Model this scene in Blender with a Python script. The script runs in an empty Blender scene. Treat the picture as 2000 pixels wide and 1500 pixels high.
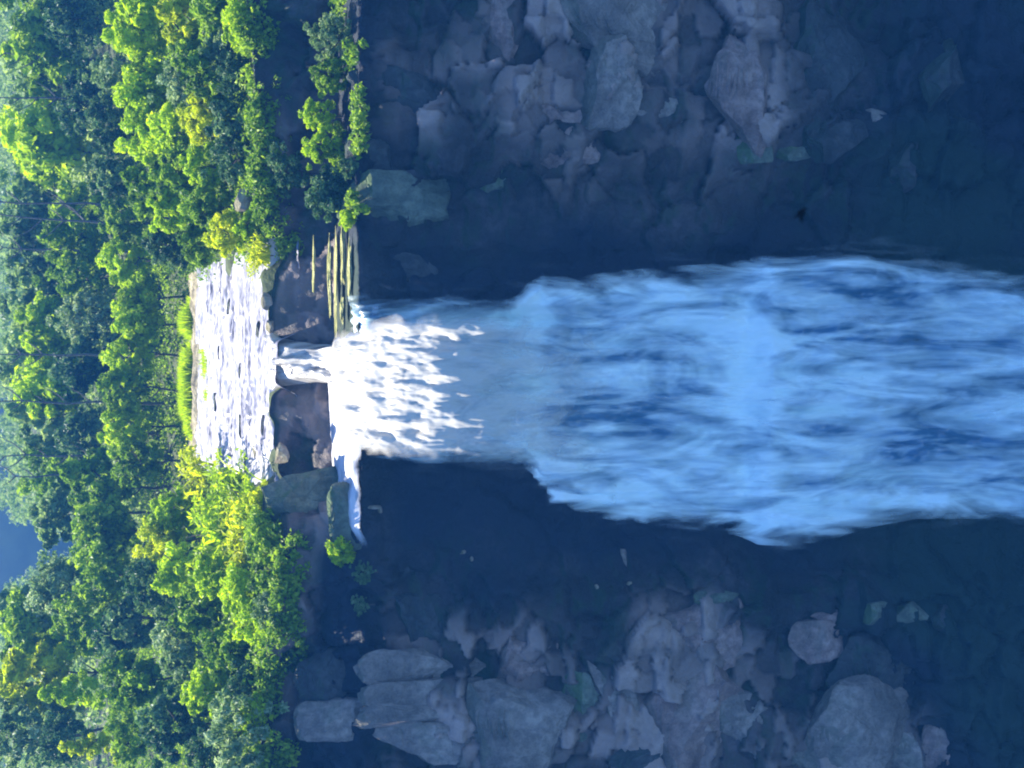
import bpy, bmesh, math, random
import numpy as np
from mathutils import Vector, Matrix
from mathutils.bvhtree import BVHTree

random.seed(7); rng = np.random.default_rng(7)
S = bpy.context.scene
COL = S.collection

# ------------------------------------------------------------------ camera
CAM_H = 15.0
PITCH = math.atan(870 / 2747)                      # looking down into the gorge
F_PX = 2747.0
cam_d = bpy.data.cameras.new('camera'); cam = bpy.data.objects.new('camera', cam_d); COL.objects.link(cam)
cam_d.sensor_width = 36; cam_d.lens = F_PX / 2000 * 36; cam_d.clip_start = 0.5; cam_d.clip_end = 6000
cp, sp = math.cos(PITCH), math.sin(PITCH)
FW, RT, UP = Vector((0, cp, -sp)), Vector((0, -sp, -cp)), Vector((1, 0, 0))   # the camera is held on its side
CAM = Vector((0, 0, CAM_H))
cam.matrix_world = Matrix(((RT.x, UP.x, -FW.x, 0), (RT.y, UP.y, -FW.y, 0), (RT.z, UP.z, -FW.z, CAM_H), (0, 0, 0, 1)))
cam_d.dof.use_dof = True; cam_d.dof.focus_distance = 112.0; cam_d.dof.aperture_fstop = cam_d.lens * 0.001 / 0.17
S.camera = cam
# ------------------------------------------------------------------ world and sun
SUN_EL, SUN_AZ = math.radians(53), math.radians(-36)   # behind the falls, to the left of the upright view
w = bpy.data.worlds.new('World'); S.world = w; w.use_nodes = True
sky = w.node_tree.nodes.new('ShaderNodeTexSky'); sky.sky_type = 'NISHITA'; sky.sun_disc = False
sky.sun_elevation = SUN_EL; sky.sun_rotation = SUN_AZ; sky.air_density = 0.5; sky.ozone_density = 9.5; sky.dust_density = 0.2
bg = w.node_tree.nodes['Background']; w.node_tree.links.new(sky.outputs[0], bg.inputs[0]); bg.inputs[1].default_value = 0.15
ld = bpy.data.lights.new('sun', 'SUN'); ld.energy = 5.0; ld.angle = math.radians(0.5); ld.color = (1, 0.95, 0.85)
sun = bpy.data.objects.new('sun', ld); COL.objects.link(sun)
SDIR = Vector((math.sin(SUN_AZ) * math.cos(SUN_EL), math.cos(SUN_AZ) * math.cos(SUN_EL), math.sin(SUN_EL)))
sun.rotation_euler = SDIR.to_track_quat('Z', 'Y').to_euler()
S.view_settings.view_transform = 'Standard'; S.view_settings.look = 'None'; S.view_settings.gamma = 1; S.view_settings.exposure = 1.65
S.cycles.filter_width = 2.0; S.cycles.max_bounces = 6; S.cycles.transparent_max_bounces = 12; S.cycles.volume_bounces = 0
HAZE = 0.00055

# ------------------------------------------------------------------ helpers
def ray(px, py): return (FW + RT * ((px - 1000) / F_PX) + UP * ((750 - py) / F_PX))
def at(px, py, Y):
    d = ray(px, py); return CAM + d * (Y / d.y)
def zat(px, Y): return at(px, 750, Y).z
def tag(o, label=None, cat=None, group=None, kind=None):
    if label: o['label'] = label
    if cat: o['category'] = cat
    if group: o['group'] = group
    if kind: o['kind'] = kind
    return o
def smooth(a, b, x):
    t = np.clip((x - a) / (b - a), 0, 1); return t * t * (3 - 2 * t)
def _h(i, j, k, seed):
    n = (i.astype(np.int64) * 73856093) ^ (j.astype(np.int64) * 19349663) ^ (k.astype(np.int64) * 83492791) ^ (seed * 2654435761)
    n = (n ^ (n >> 13)) * 1274126177 & 0x7fffffff
    n = (n ^ (n >> 16)) & 0xffffff
    return n / float(0xffffff) * 2 - 1
def vnoise(x, y, z, seed=0):
    x, y, z = np.broadcast_arrays(np.asarray(x, float), np.asarray(y, float), np.asarray(z, float))
    i, j, k = np.floor(x), np.floor(y), np.floor(z); fx, fy, fz = x - i, y - j, z - k
    u, v, w_ = fx * fx * (3 - 2 * fx), fy * fy * (3 - 2 * fy), fz * fz * (3 - 2 * fz)
    r = 0
    for a in (0, 1):
        for b in (0, 1):
            for c in (0, 1):
                r = r + _h(i + a, j + b, k + c, seed) * np.where(a, u, 1 - u) * np.where(b, v, 1 - v) * np.where(c, w_, 1 - w_)
    return r
def fbm(x, y, z, oct=4, seed=0):
    r, a = 0, 1.0
    for o in range(oct):
        r = r + a * vnoise(np.asarray(x) * 2 ** o, np.asarray(y) * 2 ** o, np.asarray(z) * 2 ** o, seed + o); a *= 0.5
    return r
def blocks(x, y, seed, jit=0.85):
    """irregular joined blocks: per point a random value of its block, a tilt, and the distance to the joint"""
    i, j = np.floor(x), np.floor(y); d1 = np.full(x.shape, 9.0); d2 = np.full(x.shape, 9.0); val = np.zeros(x.shape); tx = np.zeros(x.shape)
    for a in (-1, 0, 1):
        for b in (-1, 0, 1):
            ci, cj = i + a, j + b; z = np.zeros_like(ci)
            sx = ci + 0.5 + 0.5 * jit * _h(ci, cj, z, seed); sy = cj + 0.5 + 0.5 * jit * _h(ci, cj, z, seed + 1)
            d = np.maximum(np.abs(x - sx), np.abs(y - sy))
            v = _h(ci, cj, z, seed + 2); t = v + 0.5 * _h(ci, cj, z, seed + 3) * (x - sx) + 0.6 * _h(ci, cj, z, seed + 4) * (y - sy)
            nearer = d < d1
            d2 = np.where(nearer, d1, np.minimum(d2, d)); val = np.where(nearer, t, val); tx = np.where(nearer, v, tx); d1 = np.where(nearer, d, d1)
    return val, tx, d2 - d1
def mesh_obj(name, verts, faces, mat, parent=None, smooth_=True, attrs=None, uv=None):
    me = bpy.data.meshes.new(name)
    verts = np.asarray(verts, np.float32); faces = np.asarray(faces, np.int32)
    n = faces.shape[1]
    me.vertices.add(len(verts)); me.vertices.foreach_set('co', verts.ravel())
    me.loops.add(faces.size); me.loops.foreach_set('vertex_index', faces.ravel())
    me.polygons.add(len(faces)); me.polygons.foreach_set('loop_start', np.arange(0, faces.size, n, dtype=np.int32))
    me.polygons.foreach_set('use_smooth', np.full(len(faces), smooth_))
    if uv is not None:
        l = me.uv_layers.new(name='flow'); l.data.foreach_set('uv', np.asarray(uv, np.float32)[faces.ravel()].ravel())
    for k, v in (attrs or {}).items():
        a = me.attributes.new(k, 'FLOAT', 'POINT'); a.data.foreach_set('value', np.asarray(v, np.float32))
    me.update(); me.validate()
    if mat: me.materials.append(mat)
    o = bpy.data.objects.new(name, me); COL.objects.link(o)
    if parent: o.parent = parent
    return o
def grid_faces(nr, nc):
    i = np.arange(nr - 1)[:, None] * nc + np.arange(nc - 1)[None]
    return np.stack([i, i + 1, i + nc + 1, i + nc], -1).reshape(-1, 4)

# ------------------------------------------------------------------ materials
class NT:
    def __init__(s, name):
        s.m = bpy.data.materials.new(name); s.m.use_nodes = True; s.t = s.m.node_tree; s.n = s.t.nodes
        s.p = s.n['Principled BSDF']; s.out = s.n['Material Output']
    def new(s, t, **kw):
        x = s.n.new(t)
        for k, v in kw.items(): setattr(x, k, v)
        return x
    def put(s, x, sock, v):
        if isinstance(v, bpy.types.NodeSocket): s.t.links.new(v, x.inputs[sock])
        else: x.inputs[sock].default_value = v
    def obj(s): return s.new('ShaderNodeTexCoord').outputs['Object']
    def attr(s, name): return s.new('ShaderNodeAttribute', attribute_name=name).outputs['Fac']
    def uv(s, scale):
        u = s.new('ShaderNodeUVMap', uv_map='flow'); mp = s.new('ShaderNodeMapping'); s.put(mp, 'Vector', u.outputs[0]); mp.inputs['Scale'].default_value = scale
        return mp.outputs[0]
    def mapp(s, vec, scale):
        mp = s.new('ShaderNodeMapping'); s.put(mp, 'Vector', vec); mp.inputs['Scale'].default_value = scale; return mp.outputs[0]
    def noise(s, vec, scale, detail=4, rough=0.55, dist=0):
        x = s.new('ShaderNodeTexNoise'); s.put(x, 'Vector', vec); x.inputs['Scale'].default_value = scale
        x.inputs['Detail'].default_value = detail; x.inputs['Roughness'].default_value = rough; x.inputs['Distortion'].default_value = dist
        return x.outputs['Fac']
    def ramp(s, fac, stops):
        x = s.new('ShaderNodeValToRGB'); s.put(x, 'Fac', fac); e = x.color_ramp.elements
        for k, (p, c) in enumerate(stops):
            if k > 1: e.new(p)
            e[k].position = p; e[k].color = (*c, 1) if not isinstance(c, (int, float)) else (c, c, c, 1)
        return x.outputs['Color']
    def mix(s, f, a, b, blend='MIX'):
        x = s.new('ShaderNodeMix', data_type='RGBA', blend_type=blend)
        s.put(x, 0, f)
        for k, v in ((6, a), (7, b)): s.put(x, k, (*v, 1) if isinstance(v, tuple) and len(v) == 3 else v)
        return x.outputs[2]
    def math(s, op, a, b=0.0):
        x = s.new('ShaderNodeMath', operation=op); s.put(x, 0, a); s.put(x, 1, b); return x.outputs[0]
    def bump(s, h, strength, dist):
        x = s.new('ShaderNodeBump'); s.put(x, 'Height', h); x.inputs['Strength'].default_value = strength; x.inputs['Distance'].default_value = dist
        s.put(s.p, 'Normal', x.outputs[0])

def rock_mat(name, dark, mid, light, moss=(0.05, 0.08, 0.03), moss_amt=0.5, rough=0.75, wet=False):
    t = NT(name); o = t.obj()
    big = t.noise(o, 0.22, 5, 0.6); fine = t.noise(o, 1.6, 6, 0.65); grain = t.noise(o, 7, 5, 0.7)
    c = t.ramp(big, [(0.33, dark), (0.5, mid), (0.68, light)])
    c = t.mix(t.ramp(fine, [(0.42, 0.0), (0.62, 1.0)]), t.mix(0.55, c, dark), c)
    c = t.mix(t.math('MULTIPLY', t.ramp(grain, [(0.35, 0.0), (0.7, 1.0)]), 0.25), c, light)
    vor = t.new('ShaderNodeTexVoronoi', feature='DISTANCE_TO_EDGE'); t.put(vor, 'Vector', t.mapp(o, (1, 1, 0.6))); vor.inputs['Scale'].default_value = 0.45
    crack = t.ramp(vor.outputs['Distance'], [(0.0, 0.0), (0.035, 1.0)])
    nz = t.new('ShaderNodeSeparateXYZ'); t.put(nz, 0, t.new('ShaderNodeNewGeometry').outputs['Normal'])
    mm = t.math('MULTIPLY', t.ramp(t.math('ADD', nz.outputs['Z'], t.math('MULTIPLY', t.math('SUBTRACT', t.noise(o, 0.5, 5, 0.65), 0.5), 2.2)), [(0.25, 0.0), (0.75, 1.0)]), moss_amt)
    c = t.mix(mm, c, t.mix(t.noise(o, 3, 3), (moss[0] * .6, moss[1] * .6, moss[2] * .6), (moss[0] * 1.4, moss[1] * 1.4, moss[2] * 1.3)))
    if name == 'wet_cliff_rock':      # spray wets the rock beside the falls; the sunlit ledge is also darkened here
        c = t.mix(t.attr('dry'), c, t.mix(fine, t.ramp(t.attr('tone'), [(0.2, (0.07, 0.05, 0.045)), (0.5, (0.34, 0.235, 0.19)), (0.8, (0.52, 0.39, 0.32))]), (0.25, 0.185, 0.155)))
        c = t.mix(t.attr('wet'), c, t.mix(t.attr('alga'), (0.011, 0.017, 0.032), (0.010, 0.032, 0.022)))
    t.put(t.p, 'Base Color', c); t.p.inputs['Roughness'].default_value = rough
    t.p.inputs['Specular IOR Level'].default_value = 0.22 if wet else 0.2
    h = t.math('ADD', t.math('MULTIPLY', fine, 0.6), t.math('ADD', t.math('MULTIPLY', grain, 0.18), t.math('MULTIPLY', crack, 0.0 if name == 'wet_cliff_rock' else 0.12)))
    t.bump(h, 1.0, 0.4)
    return t.m
M = {}
M['cliff'] = rock_mat('wet_cliff_rock', (0.008, 0.012, 0.014), (0.026, 0.027, 0.030), (0.11, 0.095, 0.10), moss=(0.02, 0.045, 0.022), moss_amt=0.8, rough=0.55, wet=True)
M['grey'] = rock_mat('grey_rock', (0.085, 0.072, 0.064), (0.27, 0.22, 0.185), (0.44, 0.365, 0.305), moss_amt=0.4)
M['pink'] = rock_mat('pinkish_rock', (0.10, 0.068, 0.060), (0.32, 0.215, 0.18), (0.48, 0.35, 0.30), moss_amt=0.3)
M['green'] = rock_mat('mossy_rock', (0.05, 0.06, 0.045), (0.14, 0.165, 0.115), (0.24, 0.265, 0.19), moss=(0.08, 0.13, 0.05), moss_amt=0.85)
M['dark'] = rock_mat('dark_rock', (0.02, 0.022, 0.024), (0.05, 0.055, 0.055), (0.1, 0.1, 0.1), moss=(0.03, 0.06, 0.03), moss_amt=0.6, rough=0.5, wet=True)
M['tan'] = rock_mat('tan_rock', (0.12, 0.09, 0.06), (0.3, 0.24, 0.17), (0.5, 0.43, 0.33), moss=(0.16, 0.2, 0.04), moss_amt=0.3)

M['sun_bright'] = rock_mat('sun_brightened_shelf_rock', (0.22, 0.19, 0.07), (0.52, 0.48, 0.24), (0.75, 0.72, 0.55), moss=(0.34, 0.36, 0.04), moss_amt=0.5)  # yellowish rock colour brightened to imitate sunlight on the thin shelves
def leaf_mat(name, dark, mid, light, trans=0.45):
    t = NT(name)
    a = t.attr('tint'); r = t.new('ShaderNodeObjectInfo').outputs['Random']
    f = t.math('ADD', t.math('MULTIPLY', a, 0.8), t.math('MULTIPLY', r, 0.2))
    c = t.ramp(f, [(0.1, dark), (0.5, mid), (0.9, light)])
    t.put(t.p, 'Base Color', c); t.p.inputs['Roughness'].default_value = 0.5; t.p.inputs['Specular IOR Level'].default_value = 0.3
    tr = t.new('ShaderNodeBsdfTranslucent'); t.put(tr, 'Color', t.mix(0.5, c, t.mix(1.0, c, (1.0, 1.0, 0.35), 'MULTIPLY')))
    mx = t.new('ShaderNodeMixShader'); mx.inputs[0].default_value = trans
    t.t.links.new(t.p.outputs[0], mx.inputs[1]); t.t.links.new(tr.outputs[0], mx.inputs[2]); t.t.links.new(mx.outputs[0], t.out.inputs[0])
    return t.m
L = {
 'lime':   leaf_mat('lime_leaves', (0.16, 0.27, 0.004), (0.42, 0.62, 0.006), (0.66, 0.80, 0.01), 0.55),
 'yellow': leaf_mat('yellow_leaves', (0.24, 0.30, 0.004), (0.55, 0.66, 0.006), (0.80, 0.80, 0.012), 0.55),
 'green':  leaf_mat('green_leaves', (0.035, 0.09, 0.012), (0.20, 0.36, 0.022), (0.46, 0.62, 0.035), 0.5),
 'dark':   leaf_mat('dark_leaves', (0.012, 0.045, 0.022), (0.06, 0.15, 0.05), (0.28, 0.42, 0.16), 0.4),
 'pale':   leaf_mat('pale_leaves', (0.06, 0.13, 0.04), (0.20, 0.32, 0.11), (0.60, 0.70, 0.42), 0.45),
 'far':    leaf_mat('haze_paled_leaves', (0.08, 0.16, 0.07), (0.26, 0.40, 0.13), (0.50, 0.62, 0.22), 0.45),  # leaf colours lightened to imitate haze over the far trees
}
t = NT('bark'); o = t.obj(); t.put(t.p, 'Base Color', t.ramp(t.noise(t.mapp(o, (4, 4, 0.7)), 3, 5), [(0.3, (0.035, 0.028, 0.02)), (0.7, (0.14, 0.11, 0.085))])); t.p.inputs['Roughness'].default_value = 0.9
t.bump(t.noise(t.mapp(o, (4, 4, 0.6)), 4, 4), 0.6, 0.05); M['bark'] = t.m
t = NT('pale_bark'); o = t.obj(); t.put(t.p, 'Base Color', t.ramp(t.noise(t.mapp(o, (3, 3, 0.7)), 3, 5), [(0.3, (0.05, 0.05, 0.045)), (0.7, (0.16, 0.15, 0.13))])); t.p.inputs['Roughness'].default_value = 0.9; M['bare'] = t.m
t = NT('forest_soil'); o = t.obj(); n1 = t.noise(o, 0.4, 6, 0.65)
t.put(t.p, 'Base Color', t.ramp(n1, [(0.3, (0.02, 0.03, 0.012)), (0.5, (0.05, 0.07, 0.02)), (0.7, (0.10, 0.12, 0.035))])); t.p.inputs['Roughness'].default_value = 0.95
t.bump(t.noise(o, 2, 6), 0.8, 0.3); M['soil'] = t.m
t = NT('distant_forest'); o = t.obj(); t.put(t.p, 'Base Color', t.ramp(t.noise(o, 0.04, 6, 0.7), [(0.35, (0.012, 0.03, 0.02)), (0.65, (0.04, 0.07, 0.035))])); t.p.inputs['Roughness'].default_value = 1.0; M['hill'] = t.m
t = NT('dry_bank'); o = t.obj()
t.put(t.p, 'Base Color', t.ramp(t.noise(t.mapp(o, (0.5, 1, 1.5)), 1.6, 6, 0.7), [(0.32, (0.07, 0.055, 0.03)), (0.48, (0.24, 0.20, 0.11)), (0.66, (0.45, 0.40, 0.26))])); t.p.inputs['Roughness'].default_value = 0.9
t.bump(t.noise(o, 3, 6), 0.9, 0.3); M['dry'] = t.m

def water_mat(name, white, deep, lo, hi, uvs=(1, 1, 1), rough=0.35, edge=False, spec=0.4, dist=0.6, veil=False, bump=0.5):
    t = NT(name); u = t.uv(uvs)
    n1 = t.noise(u, 1.0, 3 if veil or dist > 1 else 6, 0.55, dist); n2 = t.noise(t.mapp(u, (3.1, 1.6 if dist > 1 else 2.2, 1)), 1.0, 3 if dist > 1 else 5, 0.6, 0.3)
    f = t.math('ADD', t.math('MULTIPLY', n1, 0.75 if dist > 1 else 0.65), t.math('MULTIPLY', n2, 0.25 if dist > 1 else 0.35))
    f = t.math('ADD', f, t.attr('foam'))
    k = t.ramp(f, [(lo, 0.0), (hi, 1.0)])
    t.put(t.p, 'Base Color', t.mix(k, deep, white)); t.p.inputs['Specular IOR Level'].default_value = spec
    rr = t.new('ShaderNodeMapRange'); t.put(rr, 0, k); rr.inputs[3].default_value = 0.15; rr.inputs[4].default_value = rough; t.put(t.p, 'Roughness', rr.outputs[0])
    t.bump(t.math('ADD', n1, t.math('MULTIPLY', n2, 0.5)), bump, 0.25)
    if edge:   # the thin rim of the sheet breaks up into threads
        a = t.math('ADD', t.attr('edge'), t.math('MULTIPLY', t.math('SUBTRACT', f, 0.5), 1.6))
        al = t.ramp(a, [(0.2, 0.0), (0.8, 1.0)])
        if veil: al = t.math('MULTIPLY', t.math('MULTIPLY', al, t.attr('edge')), t.ramp(f, [(0.5, 0.0), (0.78, 0.5)]))
        t.put(t.p, 'Alpha', al)
    return t.m
M['rapids'] = water_mat('river_rapids_water', (0.46, 0.44, 0.48), (0.03, 0.026, 0.04), 0.36, 0.58, (0.3, 1.7, 1), 0.5)
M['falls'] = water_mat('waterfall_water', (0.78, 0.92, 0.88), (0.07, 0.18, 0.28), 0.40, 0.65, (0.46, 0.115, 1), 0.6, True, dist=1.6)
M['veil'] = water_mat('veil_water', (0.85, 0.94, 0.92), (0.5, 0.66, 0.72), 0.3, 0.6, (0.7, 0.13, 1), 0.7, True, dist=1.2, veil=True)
M['pool'] = water_mat('ledge_pool_water', (0.60, 0.59, 0.60), (0.10, 0.10, 0.12), 0.32, 0.52, (0.35, 1.3, 1), 0.5, True)
M['foam'] = water_mat('foam_water', (0.62, 0.59, 0.52), (0.14, 0.13, 0.12), 0.36, 0.60, (0.9, 0.35, 1), 0.6, True)

M['jet'] = water_mat('jet_water', (0.56, 0.52, 0.43), (0.26, 0.25, 0.22), 0.28, 0.60, (0.5, 0.28, 1), 0.7, True, dist=1.3, bump=0.12)

# ------------------------------------------------------------------ terrain
def yedge(X):      # plateau rim
    return 105.8 - 1.6 * smooth(-0.5, -6, X) - 6.2 * smooth(-6.5, -10.5, X) + 0.7 * vnoise(X * 0.35, 0, 0, 3) * smooth(7, 12, np.abs(X - 1)) + 1.3 * vnoise(X * 0.22, 3, 0, 4) * smooth(-10, -13, X) + 3.0 * np.exp(-((X + 20.5) / 2.6) ** 2)
def ground_z(X, Y):
    X = np.asarray(X, float); Y = np.asarray(Y, float)
    r = Y - yedge(X)
    hill = 0.125 * np.clip(Y - 142, 0, 75) + 0.11 * np.clip(Y - 217, 0, 120)
    hill = hill * (1 - 0.85 * np.exp(-((X / np.maximum(Y, 1) + 0.112) / 0.021) ** 2) * smooth(150, 185, Y))
    dip = 1.0 * np.exp(-((X + 23) / 9) ** 2) * smooth(150, 190, Y)
    bank = np.where(X > 0, 1.2, 0.6) + 0.03 * np.clip(r, 0, 40) + hill - dip + 0.5 * fbm(X * 0.12, Y * 0.12, 0, 3, 5) * smooth(0, 6, r)
    bank = bank + 0.8 * smooth(-12, -25, X) + 0.05 * np.clip(np.abs(X - 1) - 12, 0, 30)
    rz = river_z(Y)
    cx = np.clip((Y - 122) / 16, 0, 1)
    half_l = -7.4 + 1.2 * cx + 1.5 * vnoise(Y * 0.33, 1, 0, 8); half_r = 9.8 - 1.2 * cx + 1.5 * vnoise(Y * 0.33, 5, 0, 9)
    inside = smooth(half_l - 1.4, half_l + 0.6, X) * (1 - smooth(half_r - 0.6, half_r + 1.4, X)) * (1 - smooth(138.2, 139.4, Y))
    neck = smooth(-1.0, 0.2, X) * (1 - smooth(3.0, 4.0, X))
    low_rim = smooth(-8, -6, X) * (1 - smooth(8, 10, X))
    rim = smooth(0.4, -0.4, r - (0.7 + 0.32 * np.clip(np.abs(X - 1.5) - 1.8, 0, 6) + 1.1 * vnoise(X * 0.55, 2, 0, 14) + 0.5 * vnoise(X * 1.7, 2, 0, 15))) * low_rim * (1 - neck)
    bed = rz - 0.7 + rim * (1.1 + 0.35 * vnoise(X * 0.9, Y * 0.9, 0, 12))
    return bank * (1 - inside) + bed * inside
def river_z(Y):
    Y = np.asarray(Y, float)
    s = np.clip((Y - 105.5) / 33, 0, 1) * 6.0
    k = np.floor(s); fr = s - k
    return (k + smooth(0.0, 0.45, fr)) * 0.5            # six low steps, 3 m in all
xs = np.concatenate([np.arange(-420, -60, 12), np.arange(-60, -28, 1.2), np.arange(-28, 28, 0.42), np.arange(28, 60, 1.2), np.arange(60, 421, 12)])
rs = np.concatenate([np.arange(0, 40, 0.42), np.arange(40, 110, 1.4), np.arange(110, 400, 15), np.arange(400, 2500, 150)])
XX, RR = np.meshgrid(xs, rs); YY = yedge(XX) + RR
GZ = ground_z(XX, YY)
ground = tag(mesh_obj('ground', np.stack([XX, YY, GZ], -1).reshape(-1, 3), grid_faces(len(rs), len(xs)), M['soil']), 'forest floor on the sunlit plateau', kind='structure')

def face_pts(X):     # profile of the gorge wall under the rim, (Y,Z) control points per X
    ye = yedge(X); zt = ground_z(X, ye) - 0.03
    lf = smooth(-9, -12, X)                      # 1 on the left, where there is no wide ledge
    rec = (smooth(6.5, 9.5, X) * (1 - smooth(13, 18, X)) + smooth(-6.5, -9, X) * (1 - smooth(-12, -16, X)))   # dark recess either side of the falls
    y1 = (ye - 2.6) * (1 - lf) + (ye - 0.9) * lf; z1 = -3.8 * (1 - lf) + (zt - 2.2) * lf
    y2 = 95.0 + 1.1 * fbm(X * 0.4, 0, 0, 3, 24) * smooth(7, 11, np.abs(X)); z2 = -4.1 + 0 * X
    und = 1.3 * (1 - smooth(7, 9.5, np.abs(X - 0.5)))      # the rock stands back behind the sheet of water
    y3 = 94.3 + 1.2 * rec + und; z3 = -7.5 + 0 * X
    y4 = 91.6 + 2.0 * rec + und; z4 = -16.2 + 0 * X
    y5 = 87.7 + 2.2 * rec + und; z5 = -29.8 + 0 * X
    y6 = 81.9 + 1.8 * rec + und; z6 = -50.5 + 0 * X
    return np.stack([ye, y1, y2, y3, y4, y5, y6, y6 - 14, y6 - 400], 0), np.stack([zt, z1, z2, z3, z4, z5, z6, z6 - 4, z6 - 5], 0)
segs = [18, 20, 12, 48, 70, 100, 16, 6]
fx = np.concatenate([np.arange(-90, -32, 2.0), np.arange(-32, 32, 0.2), np.arange(32, 91, 2.0)])
PY, PZ = face_pts(fx)
rowsY, rowsZ = [], []
for k, n in enumerate(segs):
    for j in range(n + (k == len(segs) - 1)):
        q = j / n; rowsY.append(PY[k] * (1 - q) + PY[k + 1] * q); rowsZ.append(PZ[k] * (1 - q) + PZ[k + 1] * q)
CY, CZ = np.array(rowsY), np.array(rowsZ); CX = np.broadcast_to(fx, CY.shape).copy()
fade = np.clip(np.arange(len(CY)) / 8.0, 0, 1)[:, None]
ledge = np.exp(-((np.arange(len(CY)) - 29) / 9.0) ** 2)[:, None] * smooth(-12, -9, CX)
amp = fade * (1 - 0.75 * ledge)
big = fbm(CX * 0.16, CY * 0.16, CZ * 0.13, 3, 21)
qx = CX + 0.5 * fbm(CX * 0.3, CZ * 0.3, 0, 2, 34); qz = CZ + 0.5 * fbm(CX * 0.3, CZ * 0.3, 7, 2, 35)
b1, v1, e1 = blocks(qx / 4.6, qz / 3.4 + 0.12 * qx / 4.6, 61); b2, v2, e2 = blocks(qx / 1.7, qz / 1.25 + 0.15 * qx / 1.7, 71)
fine = fbm(CX * 0.9, CY * 0.9, CZ * 0.7, 5, 41)
disp = amp * (0.8 * big + 0.85 * b1 + 0.42 * b2 + 0.22 * fine - 0.50 * (1 - smooth(0.0, 0.055, e1)) - 0.16 * (1 - smooth(0.0, 0.07, e2)))
side = smooth(10, 16, np.abs(CX + 0.5))
disp = disp * (0.30 + 0.85 * side)
CY2 = CY - disp * 0.9; CZ2 = CZ + disp * 0.35; CX2 = CX + amp * 0.35 * fbm(CX * 0.5, CY * 0.5, CZ * 0.5, 3, 51)
cv = np.stack([CX2, CY2, CZ2], -1).reshape(-1, 3); cf = grid_faces(len(CY), len(fx))
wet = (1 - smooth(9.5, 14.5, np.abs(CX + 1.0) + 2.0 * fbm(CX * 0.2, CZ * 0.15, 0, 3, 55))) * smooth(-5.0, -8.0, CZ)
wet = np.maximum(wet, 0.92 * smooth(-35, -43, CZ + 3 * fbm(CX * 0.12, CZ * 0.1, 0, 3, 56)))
ledge_dim = np.exp(-((np.arange(len(CY)) - 31) / 12.0) ** 4)[:, None] * smooth(8, 11, np.abs(CX)); wet = np.maximum(wet, 0.9 * ledge_dim)  # ledge rock darkened in colour so the sun on it stays dim
def blob(px, py, wx, wy):      # dry, paler bands of rock, away from the spray
    p = at(px, py, 88.0); return np.exp(-((CZ - p.z) / wx) ** 4 - ((CX - p.x) / wy) ** 4)
dry = np.zeros_like(CX)
for q in ((1270, 60, 9.5, 9.0), (1120, 230, 3.8, 4.6), (1360, 200, 5.0, 4.0), (1460, 190, 2.6, 4.0), (980, 30, 2.2, 3.0), (800, 130, 4.0, 3.6), (950, 1370, 6.2, 5.2), (1340, 1400, 8.5, 4.6), (1690, 1420, 6.0, 4.0), (1330, 1220, 3.0, 2.0), (640, 1400, 2.2, 2.4)):
    dry = np.maximum(dry, blob(*q))
dry = np.maximum(dry, 0.5 * ((np.arange(len(CY)) < 22) & (np.arange(len(CY)) > 1))[:, None] * (1 - smooth(16, 22, np.abs(CX))))
dry = np.clip(dry * (0.75 + 0.5 * v1 + 0.35 * v2 + 0.5 * fbm(CX * 0.25, CZ * 0.2, 0, 3, 57)), 0, 1) * (1 - wet)
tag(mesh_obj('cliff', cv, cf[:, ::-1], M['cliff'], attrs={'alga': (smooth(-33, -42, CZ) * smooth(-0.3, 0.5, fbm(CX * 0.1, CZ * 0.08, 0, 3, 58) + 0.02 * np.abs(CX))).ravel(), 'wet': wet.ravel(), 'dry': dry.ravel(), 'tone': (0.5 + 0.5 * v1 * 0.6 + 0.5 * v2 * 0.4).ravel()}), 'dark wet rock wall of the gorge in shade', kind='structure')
BV_CLIFF = BVHTree.FromPolygons([Vector(v) for v in cv.tolist()], cf.tolist())
gv = np.stack([XX, YY, GZ], -1).reshape(-1, 3)
def gz(x, y): return float(ground_z(np.array([x]), np.array([y]))[0])
def hit(px, py):
    h = BV_CLIFF.ray_cast(CAM, ray(px, py).normalized())
    return h[0], h[1]

# ------------------------------------------------------------------ water
# river rapids above the neck
ux = np.arange(-9.5, 11.0, 0.16); uy = np.arange(104.6, 139.6, 0.13)
UX, UY = np.meshgrid(ux, uy)
wz = river_z(UY) + 0.10
wz = wz + 0.16 * fbm(UX * 0.45, UY * 1.6, 0, 4, 61) + 0.09 * np.abs(fbm(UX * 1.6, UY * 2.6, 3, 3, 66))
nk_ = smooth(-1.0, 0.2, UX) * (1 - smooth(3.0, 4.0, UX))
wz = wz - 1.6 * smooth(1.1, 0.2, UY - yedge(UX)) * (1 - nk_)
foam = 0.05 * vnoise(UX * 0.13, UY * 0.3, 0, 70) + 0.10 * smooth(0.3, 0.9, np.abs(np.gradient(river_z(UY), axis=0)) / 0.06)
river = mesh_obj('river', np.stack([UX, UY, wz], -1).reshape(-1, 3), grid_faces(len(uy), len(ux)), M['rapids'],
                 attrs={'foam': foam.ravel(), 'edge': np.ones(foam.size)}, uv=np.stack([UX, UY], -1).reshape(-1, 2))
tag(river, 'white sunlit river rapids on the plateau', kind='structure')

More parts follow.
